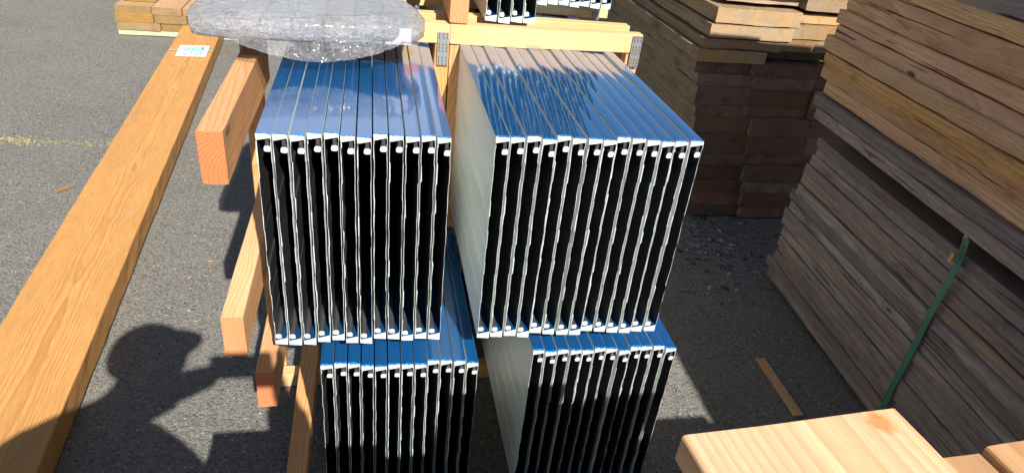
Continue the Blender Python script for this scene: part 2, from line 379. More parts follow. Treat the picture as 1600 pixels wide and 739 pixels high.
for k in range(900):
    x = rnd.uniform(-2.6, 1.3); y = rnd.uniform(1.2, 5.5); l = rnd.uniform(.0015, .0045)
    c = Vector((x, y, l*.3)); mi = rnd.choice((0, 0, 1, 2))
    v = [bm.verts.new(c+Vector((rnd.uniform(-1, 1)*l, rnd.uniform(-1, 1)*l, rnd.uniform(0, 1)*l))) for _ in range(4)]
    for q in ((0, 1, 2), (0, 2, 3), (0, 3, 1), (1, 3, 2)): f = bm.faces.new([v[i] for i in q]); f.material_index = mi
tag(link('grit', bm, [plain('grit_grey', (.25, .24, .22), .9), plain('grit_pale', (.45, .41, .34), .9), plain('grit_dark', (.06, .06, .06), .9)]),
    'loose grit scattered over the asphalt', 'grit', kind='stuff')
for i, (x, y, l, a, lb) in enumerate(((-1.425, 3.16, .085, .9, 'thin splinter of wood on the asphalt left of the big timber'),
                                      (-.66, 2.52, .02, .2, 'small orange wood chip nearest the hanging timber shadow'),
                                      (-.72, 2.40, .018, 1.2, 'small orange wood chip right of the big treated timber'))):
    bm = board_bm(l*.28, l, l*.12 if l < .05 else .004, 900+i, r=.001, seg=4)
    tag(link('wood_chip', bm, [M['oldpile'] if i == 0 else M['fir'], M['oldpile']], loc=(x, y, .006), rot=(0, 0, a-1.57)), lb, 'wood chip', 'wood chips on the asphalt')

# ============================================================ GROUND TIMBER, LEFT
ang = math.atan2(.068, 1)      # leans towards -X going away
ex = Vector((math.cos(ang), math.sin(ang), 0)); ey = Vector((-math.sin(ang), math.cos(ang), 0))
TL, TW, TT = 5.8, .295, .094
far = Vector((-1.165, 5.80, 0))                                    # far right foot
ctr = far - ex*(TW/2) - ey*(TL/2) + Vector((0, 0, TT/2+.006))
tim = empty('treated_timber', (ctr.x, ctr.y, 0), 'long wide treated timber lying on the asphalt at the left', 'timber')
tim.rotation_euler = (0, 0, ang)
link('plank', board_bm(TW, TL, TT, 5, warp=.004, r=.005, seg=70, rough=.002), [M['treated'], M['treated_end']], tim, (0, 0, TT/2+.006))
def on_t(px, py):                                                   # world -> timber local
    d = Vector((px, py, 0))-Vector((ctr.x, ctr.y, 0)); return d.dot(ex), d.dot(ey)
lx, ly = on_t(-1.245, 5.09)
tg = link('label_tag', (lambda b: (box(b, -.098, .098, -.13, .13, 0, .0012), b)[1])(bmesh.new()), M['paper'], tim, (lx, ly, TT+.012), (0, 0, .02))
bm = bmesh.new()
rr = random.Random(3)
box(bm, -.07, .07, .005, .075, .0014, .0018, 1)
for row, yy in enumerate((.07, .03, -.065, -.10)):
    x = -.08
    while x < .05:
        wd = rr.uniform(.006, .02); box(bm, x, x+wd, yy, yy+rr.uniform(.010, .024), .0020, .0024, 0); x += wd+rr.uniform(.006, .016)
box(bm, .055, .068, .03, .075, .0020, .0024, 0); box(bm, .04, .06, .045, .055, .0026, .003, 0)
box(bm, .045, .065, -.062, -.035, .0020, .0024, 0); box(bm, .06, .075, -.078, -.07, .0026, .003, 0)
link('print', bm, [M['greyink'], plain('pale_teal_print', (.45, .78, .78), .5)], tg)
bm = bmesh.new(); box(bm, -.150, .135, -.004, .004, 0, .002); link('string', bm, M['teal'], tim, (lx, ly-.004, TT+.0165), (0, 0, -.03))
# stray torn wrap on the far edge
bm = bmesh.new()
for k in range(14):
    y0 = .0+k*.028; a = rnd.uniform(-.3, .3)
    p = [bm.verts.new((rnd.uniform(-.02, .02), y0+rnd.uniform(-.02, .02), rnd.uniform(0, .05))) for _ in range(4)]
    bm.faces.new(p)
lxx, lyy = on_t(-1.30, 3.30)
tag(link('film_scrap', bm, M['loose'], None, tuple(Vector((ctr.x, ctr.y, 0))+ex*(-TW/2-.03)+ey*lyy), (0, 0, ang)), 'torn scrap of clear film beside the big treated timber', 'plastic scrap')

# ============================================================ BACK PILE (top left)
skid = board('skid_board', (-1.93, -1.0), (5.76, 5.86), (.004, .042), M['green'], M['green'], axis='x')
tag(skid, 'pale green skid board under the far timber pile', 'skid')
rows = [(.047, .105), (.108, .168), (.170, .228)]
segs = [[(-1.93, -1.62), (-1.615, -1.41), (-1.40, -1.17), (-1.165, -1.0)], [(-1.935, -1.66), (-1.655, -1.42), (-1.415, -1.2), (-1.195, -1.0)],
        [(-1.93, -1.67), (-1.665, -1.45), (-1.445, -1.22), (-1.215, -1.0)]]
pos = ['leftmost', 'second from the left', 'third from the left', 'rightmost']
for r_, (z0, z1) in enumerate(rows):
    for c_, (x0, x1) in enumerate(segs[r_]):
        dy = rnd.uniform(-.012, .012)
        o = board('squared_timber', (x0, x1-.004), (5.76+dy, 8.6+dy), (z0, z1), M['oldpile_side'], M['oldpile'], warp=.003)
        tag(o, '%s timber end in the %s row of the far pile' % (pos[c_], ('bottom', 'middle', 'third')[r_]), 'timber', 'timbers in the far pile')
for c_, (x0, x1, y0) in enumerate(((-1.90, -1.66, 5.70), (-1.60, -1.30, 6.1), (-1.29, -1.0, 6.15))):
    o = board('squared_timber', (x0, x1), (y0 if c_ else 5.90, 8.7), (.232, .30), M['oldpile_side'], M['oldpile'])
    tag(o, '%s timber of the top row of the far pile' % ('left', 'middle', 'right')[c_], 'timber', 'timbers in the far pile')

# ============================================================ RACK (one nailed frame)
rack = empty('timber_rack', (.2, 1.8, 0), 'nailed timber rack frame holding the bundles of metal channels', 'rack')
def rk(name, x, y, z, axis, s='fir', e='fir_end', **kw):
    return board(name, x, y, z, M[s], M[e], rack, axis=axis, r=.002, **kw)
# lengthwise rails that stick out at the left
rk('rail', (-.305, -.260), (1.185, 1.79), (1.044, 1.147), 'y')
rk('rail', (-.306, -.262), (1.175, 1.79), (.642, .745), 'y')
rk('rail', (-.254, -.214), (1.180, 1.79), (.486, .587), 'y')
rk('rail', (-.222, -.172), (.72, 1.745), (.098, .188), 'y')
# crossbeams and posts, front frame
rk('crossbeam', (-.34, .2015), (1.800, 1.838), (1.156, 1.207), 'x', 'pale', 'pale_end')
rk('crossbeam', (.2025, .737), (1.797, 1.838), (1.158, 1.209), 'x', 'pale', 'pale_end')
rk('crossbeam', (-.34, .74), (1.915, 1.952), (1.158, 1.203), 'x', 'pale', 'pale_end')
rk('crossbeam', (-.33, .74), (1.800, 1.838), (.545, .61), 'x', 'fir')
rk('crossbeam', (-.33, .78), (1.755, 1.80), (.003, .055), 'x', 'pale', 'pale_end')
for x0, x1 in ((-.330, -.285), (.163, .2015), (.2035, .246), (.700, .738)):
    rk('post', (x0, x1), (1.802, 1.840), (.613, 1.154), 'z')
    rk('post', (x0, x1), (1.803, 1.841), (.058, .542), 'z')
# upper rails and back frame
rk('rail', (.199, .246), (1.798, 2.6), (1.212, 1.315), 'y')
rk('rail', (.095, .160), (2.08, 2.7), (1.212, 1.32), 'y')
rk('crossbeam', (-.34, .765), (2.205, 2.245), (1.156, 1.2045), 'x', 'pale', 'pale_end')
rk('crossbeam', (.3, .765), (2.95, 2.99), (1.156, 1.2045), 'x', 'pale', 'pale_end')
for x0, x1 in ((-.330, -.285), (.163, .246), (.727, .765)):
    rk('post', (x0, x1), (2.985, 3.02), (.003, 1.154), 'z')
def nail_plate(x, y, z, wd, ht):
    bm = bmesh.new(); box(bm, -wd/2, wd/2, -.0012, .0, -ht/2, ht/2, 0)
    nr = int(ht/.0085); nc = max(2, int(wd/.0085))
    for r_ in range(nr):
        for c_ in range(nc):
            cx = -wd/2+wd*(c_+.5)/nc; cz = -ht/2+ht*(r_+.5)/nr
            if (r_ % 4) == 3: continue
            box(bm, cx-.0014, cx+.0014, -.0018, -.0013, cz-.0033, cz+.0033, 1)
            box(bm, cx+.0014, cx+.0022, -.0034, -.0013, cz-.003, cz+.003, 0)
    return link('nail_plate', bm, [M['galv'], M['hole']], rack, Vector((x, y, z))-rack.location)
nail_plate(.184, 1.7965, 1.142, .030, .088)
nail_plate(.722, 1.7935, 1.163, .028, .088)
nail_plate(.272-.02, 1.7985, .545, .030, .088)
nail_plate(.722, 2.2015, 1.19, .028, .08)
nail_plate(.128, 2.076, 1.225, .05, .03)

# ============================================================ METAL CHANNELS
def channel_bm(P_, Hh, Ln, seed):
    rr = random.Random(seed); bm = bmesh.new()
    nj = 13
    zs = [Hh*(i+.5)/nj + rr.uniform(-.006, .006) for i in range(nj)]
    def wall(amp, bias):
        pts = [(0, 0.0)]; cur = 0
        for k, z in enumerate(zs):
            nxt = (amp if k % 2 == 0 else 0)*rr.uniform(.4, 1.3) + bias*math.sin(z/Hh*math.pi)
            pts += [(z-.0025, cur), (z+.0025, nxt)]; cur = nxt
        pts.append((Hh, 0.0)); return pts
    A = wall(.0011, .0008*rr.uniform(-1, 1)); B = wall(.0008, .001*rr.uniform(-1, 1)); slope = rr.uniform(.0006, .0016)
    gap = .0026; xr = P_-gap
    tl = [rr.choice((.0007, .0008, .0010, .0019)) for _ in A]; trr = [rr.uniform(.0005, .0010) for _ in B]
    bz, tz = .0120, Hh-.0100
    outer = [(x, z) for z, x in A] + [(xr-.0014+x, (z-slope if i_ == 0 else z-.0022 if i_ == len(B)-1 else z)) for i_, (z, x) in enumerate(reversed(B))]
    def cl(z): return min(max(z, bz), tz)
    inner = [(x+tl[i], cl(z)) for i, (z, x) in enumerate(A)] + [(xr-.0014+x-trr[i], cl(z)) for i, (z, x) in reversed(list(enumerate(B)))]
    nA = len(A)
    inner[0] = (inner[0][0], bz-.0015); inner[nA-1] = (inner[nA-1][0], tz-.0020)
    inner[nA] = (inner[nA][0], tz+.0025); inner[-1] = (inner[-1][0], bz+.0040)
    ny = 2
    def ring(pts, y): return [bm.verts.new((p[0], y+(rr.uniform(-.0008, .0008) if y == 0 else 0), p[1])) for p in pts]
    o0, o1 = ring(outer, 0), ring(outer, Ln); i0, i1 = ring(inner, 0), ring(inner, Ln); N = len(outer)
    for j in range(N):
        k = (j+1) % N
        f = bm.faces.new((o0[j], o0[k], o1[k], o1[j])); f.material_index = 0
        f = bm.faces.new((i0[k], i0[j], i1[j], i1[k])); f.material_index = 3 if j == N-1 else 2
        f = bm.faces.new((o0[k], o0[j], i0[j], i0[k])); f.material_index = 1
        f = bm.faces.new((o1[j], o1[k], i1[k], i1[j])); f.material_index = 1
    bmesh.ops.recalc_face_normals(bm, faces=bm.faces)
    def hook(cx, cz, s=1):
        w_, h_ = .0120, .0118
        pts = [(-.5, -.35), (-.25, -.5), (.35, -.5), (.5, -.2), (.5, .3), (.2, .5), (-.35, .45), (-.5, .1)]
        a = [bm.verts.new((cx+p[0]*w_*s, .001, cz+p[1]*h_)) for p in pts]; b_ = [bm.verts.new((cx+p[0]*w_*s, Ln-.001, cz+p[1]*h_)) for p in pts]
        fs = [bm.faces.new((a[q], a[(q+1) % 8], b_[(q+1) % 8], b_[q])) for q in range(8)]
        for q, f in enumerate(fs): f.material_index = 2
        f = bm.faces.new(a[::-1]); f.material_index = 1
        f = bm.faces.new(b_); f.material_index = 1; fs += [f]
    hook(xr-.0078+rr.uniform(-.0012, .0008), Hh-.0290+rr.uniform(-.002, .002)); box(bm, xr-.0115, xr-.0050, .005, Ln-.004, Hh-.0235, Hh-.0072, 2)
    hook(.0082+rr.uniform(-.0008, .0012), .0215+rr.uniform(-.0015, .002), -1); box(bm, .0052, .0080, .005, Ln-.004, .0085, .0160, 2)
    return bm
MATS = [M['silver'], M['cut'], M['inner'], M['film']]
def film_bm(P_, Hh, Ln, seed):
    rr = random.Random(seed+500); bm = bmesh.new(); x0, x1 = .0002, P_-.0027; n_ = 10
    ys = [-.0006, .004, .012] + [Ln*(i+1)/6 for i in range(6)]
    top = []
    for k, y in enumerate(ys):
        row = []
        for i in range(n_+1):
            u = i/n_; yy = y; z = Hh+.0008-(.0013*u)
            if k == 0: yy = rr.uniform(-.0015, .0030); z += rr.uniform(0, .0012)
            if k == 1: yy = rr.uniform(.0040, .0085)
            row.append(bm.verts.new((x0+(x1-x0)*u, yy, z+(.0005*math.sin(u*3.14) if k else 0))))
        top.append(row)
    for a, b_ in zip(top, top[1:]):
        for i in range(n_):
            f = bm.faces.new((a[i], a[i+1], b_[i+1], b_[i])); f.smooth = True
            f.material_index = 1 if (a is top[0]) else 0
    return bm
def bundle(x0, x1, z0, z1, y0, Ln, n_, where, seed, drift=0., grp=None, hide=None):
    P_ = (x1-x0)/n_; Hh = z1-z0; names = ['first', 'second', 'third', 'fourth', 'fifth', 'sixth', 'seventh', 'eighth', 'ninth', 'tenth', 'eleventh', 'twelfth', 'thirteenth', 'fourteenth']
    rr = random.Random(seed)
    for i in range(n_):
        lab = 'blue topped metal channel, %s from the left in the %s' % (names[i], where)
        z = z0 + drift*math.sin(i/n_*3.1) + rr.uniform(-.003, .003); y = y0+rr.uniform(-.007, .007)
        o = link('metal_channel', channel_bm(P_, Hh, Ln, seed*50+i), MATS, None, (x0+i*P_, y, z), (rr.uniform(-.0006, .0006), 0, rr.uniform(-.0004, .0004)))
        tag(o, lab, 'metal channel', grp or 'metal channels of the %s' % where)
        link('protective_film', film_bm(P_, Hh, Ln, seed*50+i), [M['film'], M['film_rim']], o)
bundle(-.205, .149, .668, 1.150, 1.18, 2.4, 12, 'upper left bundle', 3, .0)
bundle(.229, .661, .672, 1.158, 1.18, 2.4, 14, 'upper right bundle', 4, -.003)
bundle(-.1156, .242, .115, .596, 1.18, 2.4, 12, 'lower left bundle', 5)
bundle(.369, .733, .130, .614, 1.18, 2.4, 12, 'lower right bundle', 6)
bundle(.262, .300, .060, .540, 1.70, 1.6, 1, 'gap between lower bundles', 7, grp='set back metal channel')
bundle(.300, .440, 1.212, 1.69, 1.845, 1.9, 4, 'small bundle above the rack', 8)
bundle(.470, .745, 1.207, 1.68, 2.125, 1.8, 8, 'top bundle at the back', 9)
# blue sticker spot
bm = bmesh.new(); bmesh.ops.create_circle(bm, cap_ends=True, segments=16, radius=.006); 
tag(link('blue_dot', bm, plain('blue_dot', (.01, .30, .85), .4), None, (.060, 1.64, 1.1525)), 'small bright blue dot on the upper left bundle top', 'sticker')

# ============================================================ WRAPPED PACKAGE
def package():
    root = empty('wrapped_package', (-.13, 1.8, 1.2), 'package in clear crinkled stretch wrap lying over the upper left bundle', 'package')
    outl = [(-.388, 1.585), (-.378, 1.548), (-.33, 1.535), (-.14, 1.535), (.05, 1.565), (.105, 1.58), (.122, 1.62), (.115, 1.67), (.07, 1.80), (.03, 1.90), (.0, 2.3), (-.36, 2.3), (-.39, 2.2), (-.39, 1.8)]
    # densify
    pts = []
    for i, a in enumerate(outl):
        b_ = outl[(i+1) % len(outl)]; d = math.dist(a, b_); k = max(1, int(d/.012))
        for q in range(k): pts.append((a[0]+(b_[0]-a[0])*q/k, a[1]+(b_[1]-a[1])*q/k))
    c = (-.13, 1.86); z0, z1 = 1.206, 1.268
    prof = [(.80, z0), (.95, z0+.003), (.992, z0+.012), (1.0, z0+.028), (1.0, z0+.05), (.985, z1-.01), (.96, z1-.002), (.92, z1), (.85, z1), (.75, z1), (.63, z1+.002), (.5, z1+.002), (.36, z1+.003), (.2, z1+.003), (.08, z1+.003)]
    bm = bmesh.new(); rings = []
    for s, z in prof:
        ring = []
        for (px, py) in pts:
            v = Vector((c[0]+(px-c[0])*s, c[1]+(py-c[1])*s, z))
            w_ = abs(noise.noise(Vector((v.x*55+v.y*20, v.y*70, v.z*90))))*.0035 + noise.noise(Vector((v.x*10, v.y*20, v.z*20)))*.003 + noise.noise(Vector((v.x*30, v.y*80, v.z*60)))*.0018 + abs(noise.noise(Vector((v.x*14+v.y*40, v.y*12, 3))))*.003
            nn = Vector((px-c[0], py-c[1], 0)).normalized() if s > .97 else Vector((0, 0, 1))
            ring.append(bm.verts.new(v+nn*w_-Vector((-.13, 1.8, 1.2))))
        rings.append(ring)
    N = len(pts)
    for a, b_ in zip(rings, rings[1:]):
        for j in range(N): bm.faces.new((a[j], a[(j+1) % N], b_[(j+1) % N], b_[j]))
    bm.faces.new(rings[-1]); bm.faces.new(rings[0][::-1])
    link('stretch_wrap', bm, M['wrap'], root, smooth=True)
    bm = bmesh.new(); rr = random.Random(8)
    for k in range(7):
        x0 = -.37+k*.066; box(bm, x0-(-.13)+.004, x0+.062+.13, -.235, .48, .012, .045+rr.uniform(-.004, .004), k % 3)
    link('contents', bm, [plain('carton_grey', (.40, .40, .42), .6), plain('carton_pinkish', (.48, .40, .38), .6), plain('carton_dark', (.22, .24, .27), .5)], root)
    # loose film hanging under the front edge
    bm = bmesh.new(); g = []
    nx, nz_ = 90, 16
    for i in range(nx+1):
        u = i/nx; x = -.37+u*.475; yf = 1.548+.02*max(0, u-.6)
        drop = .003 + .040*max(0, math.sin(min(1, max(0, (u-.12)/.80))*math.pi))**.8
        col = []
        for k in range(nz_+1):
            t = k/nz_
            z = 1.222 - drop*t**.9; y = yf - .004 - .036*t*drop/.05 + .0
            if t > .75: z = max(z, 1.158 if x > -.205 else 1.150)
            z = max(z, 1.1575 if x > -.21 else 1.16)
            cr = noise.noise(Vector((x*50, t*5, 1)))*.005 + noise.noise(Vector((x*120, t*14, 4)))*.0025
            col.append(bm.verts.new(Vector((x, y+cr, max(z+abs(cr)*.9, 1.158)))-Vector((-.13, 1.8, 1.2))))
        g.append(col)
    for i in range(nx):
        for k in range(nz_): bm.faces.new((g[i][k], g[i+1][k], g[i+1][k+1], g[i][k+1]))
    link('loose_film', bm, M['loose'], root, smooth=True)
package()

# ============================================================ RIGHT PILE (long face towards the rack)
rot = R(-4.5)
def stack_board(z0, z1, yfar, ynear, xo, side, end, lab, grp, name='weathered_board', wd=.285, rotz=rot, roll=0., **kw):
    # far bottom corner of the face at X = 1.775
    l_ = yfar-ynear; SEED[0] += 1
    d = Vector((-math.sin(rotz), math.cos(rotz), 0))
    px = Vector((math.cos(rotz), math.sin(rotz), 0))
    far_ = Vector((1.782+xo, 2.33, 0)) + d*(yfar-2.33); c = far_ - d*(l_/2) + px*(wd/2); c.z = (z0+z1)/2
    o = link(name, board_bm(wd, l_, z1-z0, SEED[0], seg=46, **kw), [M[side], M[end]], None, c, (0, roll, rotz))
    for kk in (1, 2):  # unseen extra rows, added so sun does not leak past the pile
      o2 = link(name, board_bm(wd, l_, z1-z0, SEED[0]+4000*kk, seg=8), [M[side], M[end]], None, c+px*(wd+.006)*kk+d*rs.uniform(-.02, .02), (0, 0, rotz))
      tag(o2, 'unseen board added to block sun behind the right hand pile', 'board', 'added unseen rows behind the right hand pile')
    return tag(o, lab, 'board', grp)
def ordn(i):
    w_ = ['lowest', 'second from the ground', 'third from the ground', 'fourth from the ground', 'fifth from the ground', 'sixth from the ground', 'seventh from the ground', 'eighth from the ground', 'ninth from the ground',
          'tenth from the ground', 'eleventh from the ground', 'twelfth from the ground', 'thirteenth from the ground', 'fourteenth from the ground', 'fifteenth from the ground', 'sixteenth from the ground', 'seventeenth from the ground']
    return w_[i]
z = .03; rs = random.Random(42)
low = []
while z < .715:
    t = rs.uniform(.040, .047); low.append((z, z+t-rs.choice((.001, .0015, .003, .006)))); z += t
for i, (a, b_) in enumerate(low):
    stack_board(a, b_, 2.33+rs.uniform(-.035, .03), -1.6, rs.uniform(-.012, .010)+(.012 if i > 11 else 0), 'grey', 'grey_end',
                'dark weathered board in the right hand pile, %s' % ordn(i), 'weathered boards strapped in the right hand pile', warp=.006, wane=.0, rough=.0018)
ztop = low[-1][1]
for k, yy in enumerate((1.40, .2, -1.0)):     # stickers under the next pack
    o = board('spacer_strip', (1.815, 2.08), (yy-.04, yy+.04), (ztop+.001, ztop+.032), M['tan'], M['tan_end'], axis='x')
    tag(o, ('short spacer strip in the gap above the green strap', 'spacer strip in the middle of the right hand pile', 'spacer strip at the near end of the right hand pile')[k], 'spacer')
mid = []
for nm, z0_, z1_, xo, yo in (('grey', .786, .831, -.020, 2.35), ('grey', .832, .878, -.022, 2.385), ('tan', .880, .930, -.002, 2.37), ('tan', .932, .980, -.008, 2.42), ('tan', .982, 1.040, -.030, 2.40), ('tan', 1.042, 1.098, -.026, 2.44),
                  ('pink', 1.100, 1.147, -.014, 2.41), ('pink', 1.149, 1.199, -.020, 2.42), ('tan', 1.201, 1.246, -.010, 2.40), ('pink', 1.248, 1.300, -.012, 2.43), ('tan', 1.302, 1.355, -.012, 2.41)):
    mid.append(stack_board(z0_, z1_, yo, -1.6, xo, nm, nm+'_end', '', 'boards in the upper pack of the right hand pile', 'rough_board', warp=.004, wane=.02 if nm == 'tan' else 0, rough=.002))
z = 1.356
ML = ['grey board with a torn face just above the dark shadow gap', 'grey weathered board directly under the yellowish boards', 'lowest yellow board with a torn bark edge at its far end',
      'second yellow board above the grey ones', 'protruding pale board with a waney bark edge', 'pale board with a round dark knot', 'reddish board with dark vertical cracks',
      'reddish board with swirling knots above the cracked one', 'pale reddish board third from the top of the upper pack', 'pinkish smooth board below the top board of the upper pack', 'yellow stained top board of the upper pack']
for o, lb in zip(mid, ML): o['label'] = lb
zB = z+.006
for k in range(13):
    t = .048
    o = stack_board(zB+k*t, zB+(k+1)*t-.003, 1.68+rs.uniform(-.03, .03), -2.2, rs.uniform(-.02, .0)-.03, 'grey', 'grey_end', 'grey board in the highest pack of the right hand pile, layer %s' % ordn(k).replace(' from the ground', ' from its bottom').replace('lowest', 'lowest of its pack'),
                'boards in the highest pack of the right hand pile', warp=.004, rotz=R(-1.5))
# green strap
def strap():
    root = empty('strap_band', (1.70, 1.405, .02), 'green plastic strap running down the face of the weathered pile', 'strap')
    bm = bmesh.new(); hs = .775; n_ = 40; rows_ = []
    for i in range(n_+1):
        t = i/n_; z = .02+hs*t*.985; x = 1.693 + .002*math.sin(t*17)
        y = 1.405
        if t > .93: x -= (t-.93)*.12
        rows_.append([bm.verts.new(Vector((x-q, y+s*.0115, z))-root.location) for q, s in ((0, -1), (0, 1), (.0012, 1), (.0012, -1))])
    for a, b_ in zip(rows_, rows_[1:]):
        for j in range(4): bm.faces.new((a[j], a[(j+1) % 4], b_[(j+1) % 4], b_[j]))
    bm.faces.new(rows_[-1]); bm.faces.new(rows_[0][::-1])
    bmesh.ops.recalc_face_normals(bm, faces=bm.faces)
    link('band', bm, M['strap'], root)
    cu = bpy.data.curves.new('t', 'FONT'); cu.body = '66-0975'; cu.size = .022; cu.align_x = 'CENTER'; cu.align_y = 'CENTER'
    to = bpy.data.objects.new('t', cu); me = to.to_mesh().copy(); bpy.data.objects.remove(to)
    me.materials.clear(); me.materials.append(M['ink'])
    o = bpy.data.objects.new('printed_number', me); C.objects.link(o); o.parent = root
    o.matrix_local = Matrix.Translation(Vector((1.6855, 1.405, .735))-root.location) @ Matrix(((0, 0, -1, 0), (0, -1, 0, 0), (-1, 0, 0, 0), (0, 0, 0, 1)))
    for k, (zz, yy) in enumerate(((.785, 1.422), (.70, 1.435))):
        bm = bmesh.new(); box(bm, -.005, .0, -.007, .007, -.016, .016)
        link('edge_protector', bm, M['tan'], root, Vector((1.700, yy, zz))-root.location)
strap()

# ============================================================ CENTRE PILE (end grain towards the viewer)
YC = 2.90
z = .012; rs = random.Random(9); k = 0
cols = []
ths = [.062, .088, .060, .094, .066, .098, .086, .064, .090, .060, .062]
for t in ths:
    if z+t > .842: break
    sh = -.155*z/.83
    xa, xm, xb = 1.632+sh+rs.uniform(-.005, .005), 1.93+sh*1.1+rs.uniform(-.006, .006), 2.235+sh*.9+rs.uniform(-.006, .006)
    cols.append((z, z+t-.002, xa, xm, xb)); z += t
for k, (a, b_, xa, xm, xb) in enumerate(cols):
    for j, (p, q) in enumerate(((xa, xm-.004), (xm, xb), (xb+.006, xb+.30))):
        o = board('stacked_board', (p, q), (YC+rs.uniform(-.02, .02), 7.6), (a, b_), M['lit'], M['shaded_brown_end'], warp=.002, rough=.0015)
        tag(o, 'brown board end with shade in its colour, centre pile, %s column, %s' % (('left', 'middle', 'right')[j], ordn(k)), 'board', 'boards in the shaded lower part of the centre pile')
ztop = cols[-1][1]
for (x0, x1, z0, z1, yy, mat, lab) in (
    (1.455, 1.80, ztop+.004, ztop+.060, 2.865, 'lit', 'lowest sunlit board end, left column of the centre pile'),
    (1.475, 1.870, ztop+.064, ztop+.108, 2.880, 'lit', 'sunlit board end second up in the left column of the centre pile'),
    (1.490, 1.905, ztop+.114, ztop+.172, 2.870, 'lit', 'golden board end third up in the left column of the centre pile'),
    (1.505, 1.925, ztop+.178, ztop+.245, 2.875, 'lit', 'pale board end with fine rings, fourth up in the left column'),
    (1.560, 1.985, ztop+.265, ztop+.325, 2.930, 'lit', 'topmost but one board end of the left column of the centre pile'),
    (1.560, 1.985, ztop+.330, ztop+.392, 2.870, 'grey', 'topmost grey board end in the left column of the centre pile'),
    (1.860, 2.165, ztop+.006, ztop+.062, 2.975, 'grey', 'set back blue grey board end, overhang shade in its colour, right column of centre pile'),
    (1.850, 2.180, ztop+.068, ztop+.122, 2.880, 'lit', 'brown board end second up in the right column of the centre pile'),
    (1.885, 2.200, ztop+.128, ztop+.190, 2.880, 'lit', 'board end with curved rings in the right column of the centre pile'),
    (1.900, 2.205, ztop+.194, ztop+.236, 2.910, 'tan', 'thin orange board end in the right column of the centre pile'),
    (1.935, 2.250, ztop+.256, ztop+.318, 2.880, 'grey', 'pale grey board end near the top of the right column'),
    (1.960, 2.290, ztop+.324, ztop+.390, 2.870, 'grey', 'topmost grey board end with wide rings in the right column'),
    (2.21, 2.50, ztop+.006, ztop+.12, 2.95, 'grey', 'shaded thick board end at the far right of the centre pile')):
    em = {'lit': 'lit_end', 'grey': 'lit_end', 'tan': 'tan_end'}[mat]
    if 'blue grey' in lab: em = 'grey_end'  # darker end grain stands in for the shade of the overhang
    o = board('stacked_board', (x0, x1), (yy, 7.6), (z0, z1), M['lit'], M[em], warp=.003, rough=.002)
    tag(o, lab, 'board', 'boards in the sunlit upper part of the centre pile')

# thin strip of wood on the shaded ground
o = link('wood_strip', board_bm(.037, .30, .007, 77, r=.001, seg=10, rough=.0005), [M['tan'], M['tan_end']], None, (1.466, 1.635, .007), (0, 0, R(-2)))
tag(o, 'flat strip of brown wood lying on the shaded asphalt', 'wood strip')

# ============================================================ NEAR TIMBERS (bottom right)
zt = 1.10
def at(x, y, zz):
    d = RC @ Vector((x-800, -(y-369.5), -F)); t = (zz-H)/d.z; return Vector((0, 0, H))+d*t
p0, p1 = at(1066, 680, zt), at(1400, 637, zt)
dirx = (p1-p0).normalized(); angn = math.atan2(dirx.y, dirx.x); diry = Vector((-dirx.y, dirx.x, 0))
print('near width', (p1-p0).length)
def near(pl, wd, ln, th, side, end, lab, dz=0):
    SEED[0] += 1
    c = Vector((pl.x, pl.y, zt+dz)) + dirx*(wd/2) - diry*(ln/2); c.z -= th/2
    o = link('sawn_timber', board_bm(wd, ln, th, SEED[0], r=.004, seg=40, warp=.001, rough=.0012), [M[side], M[end]], None, c, (0, 0, angn))
    return tag(o, lab, 'timber', 'near timbers at the bottom right')
wn = (p1-p0).length
mk = at(1375, 660, zt) - (p0 + dirx*(wn/2) - diry*.5)
M['near'] = wood('near_side_marked', (.84, .56, .34), (.62, .30, .125), spacing=.011, contrast=.75, knots=0, fibre=.3, pith=(.05, -.07), rough=.62, wb=.12, tone=(1., .0), spot=(mk.dot(dirx), mk.dot(diry), 0, .016))
near(p0, wn, 1.0, .040, 'near', 'near_end', 'wide pale orange timber with an orange mark, at the bottom right')
q1, q2 = at(1470, 713, zt-.004), at(1537, 706, zt-.004)
near(at(1436, 716, zt), (q2-at(1436, 716, zt)).length, 1.0, .038, 'near_dark', 'near_end', 'narrow streaked timber between two wider ones at the bottom right', -.006)
q3 = at(1540, 698, zt)
near(q3, .20, 1.0, .040, 'near_dark', 'near_end', 'streaked timber in the bottom right corner', .001)
# what the near timbers lie on
for k, (yy, zz) in enumerate(((.28, zt-.043),)):
    o = board('cross_timber', (.2, 1.4), (.05, .30), (zz-.088, zz), M['fir'], M['fir_end'], axis='x')
    tag(o, 'cross timber under the near boards', 'timber')
for k in range(4):
    o = board('packed_timber', (-.20+.40*k, .195+.40*k), (.02, .375), (.835, .966), M['fir'], M['fir_end'], axis='x')
    tag(o, 'timber in the pile under the near boards, %s' % ('leftmost', 'second from the left', 'third from the left', 'rightmost')[k], 'timber', 'timbers under the near boards')
    if k == 0:
        o2 = board('packed_timber', (-.20, .195), (.02, .375), (.968, 1.040), M['fir'], M['fir_end'], axis='x'); tag(o2, 'short timber lying beside the cross timber under the near boards', 'timber', 'timbers under the near boards')
    o = board('packed_timber', (-.20+.40*k, .195+.40*k), (.02, .375), (.0, .833), M['fir'], M['fir_end'], axis='z')
    tag(o, 'upright bearer block under the near boards, %s' % ('leftmost', 'second from the left', 'third from the left', 'rightmost')[k], 'timber', 'bearers under the near boards')

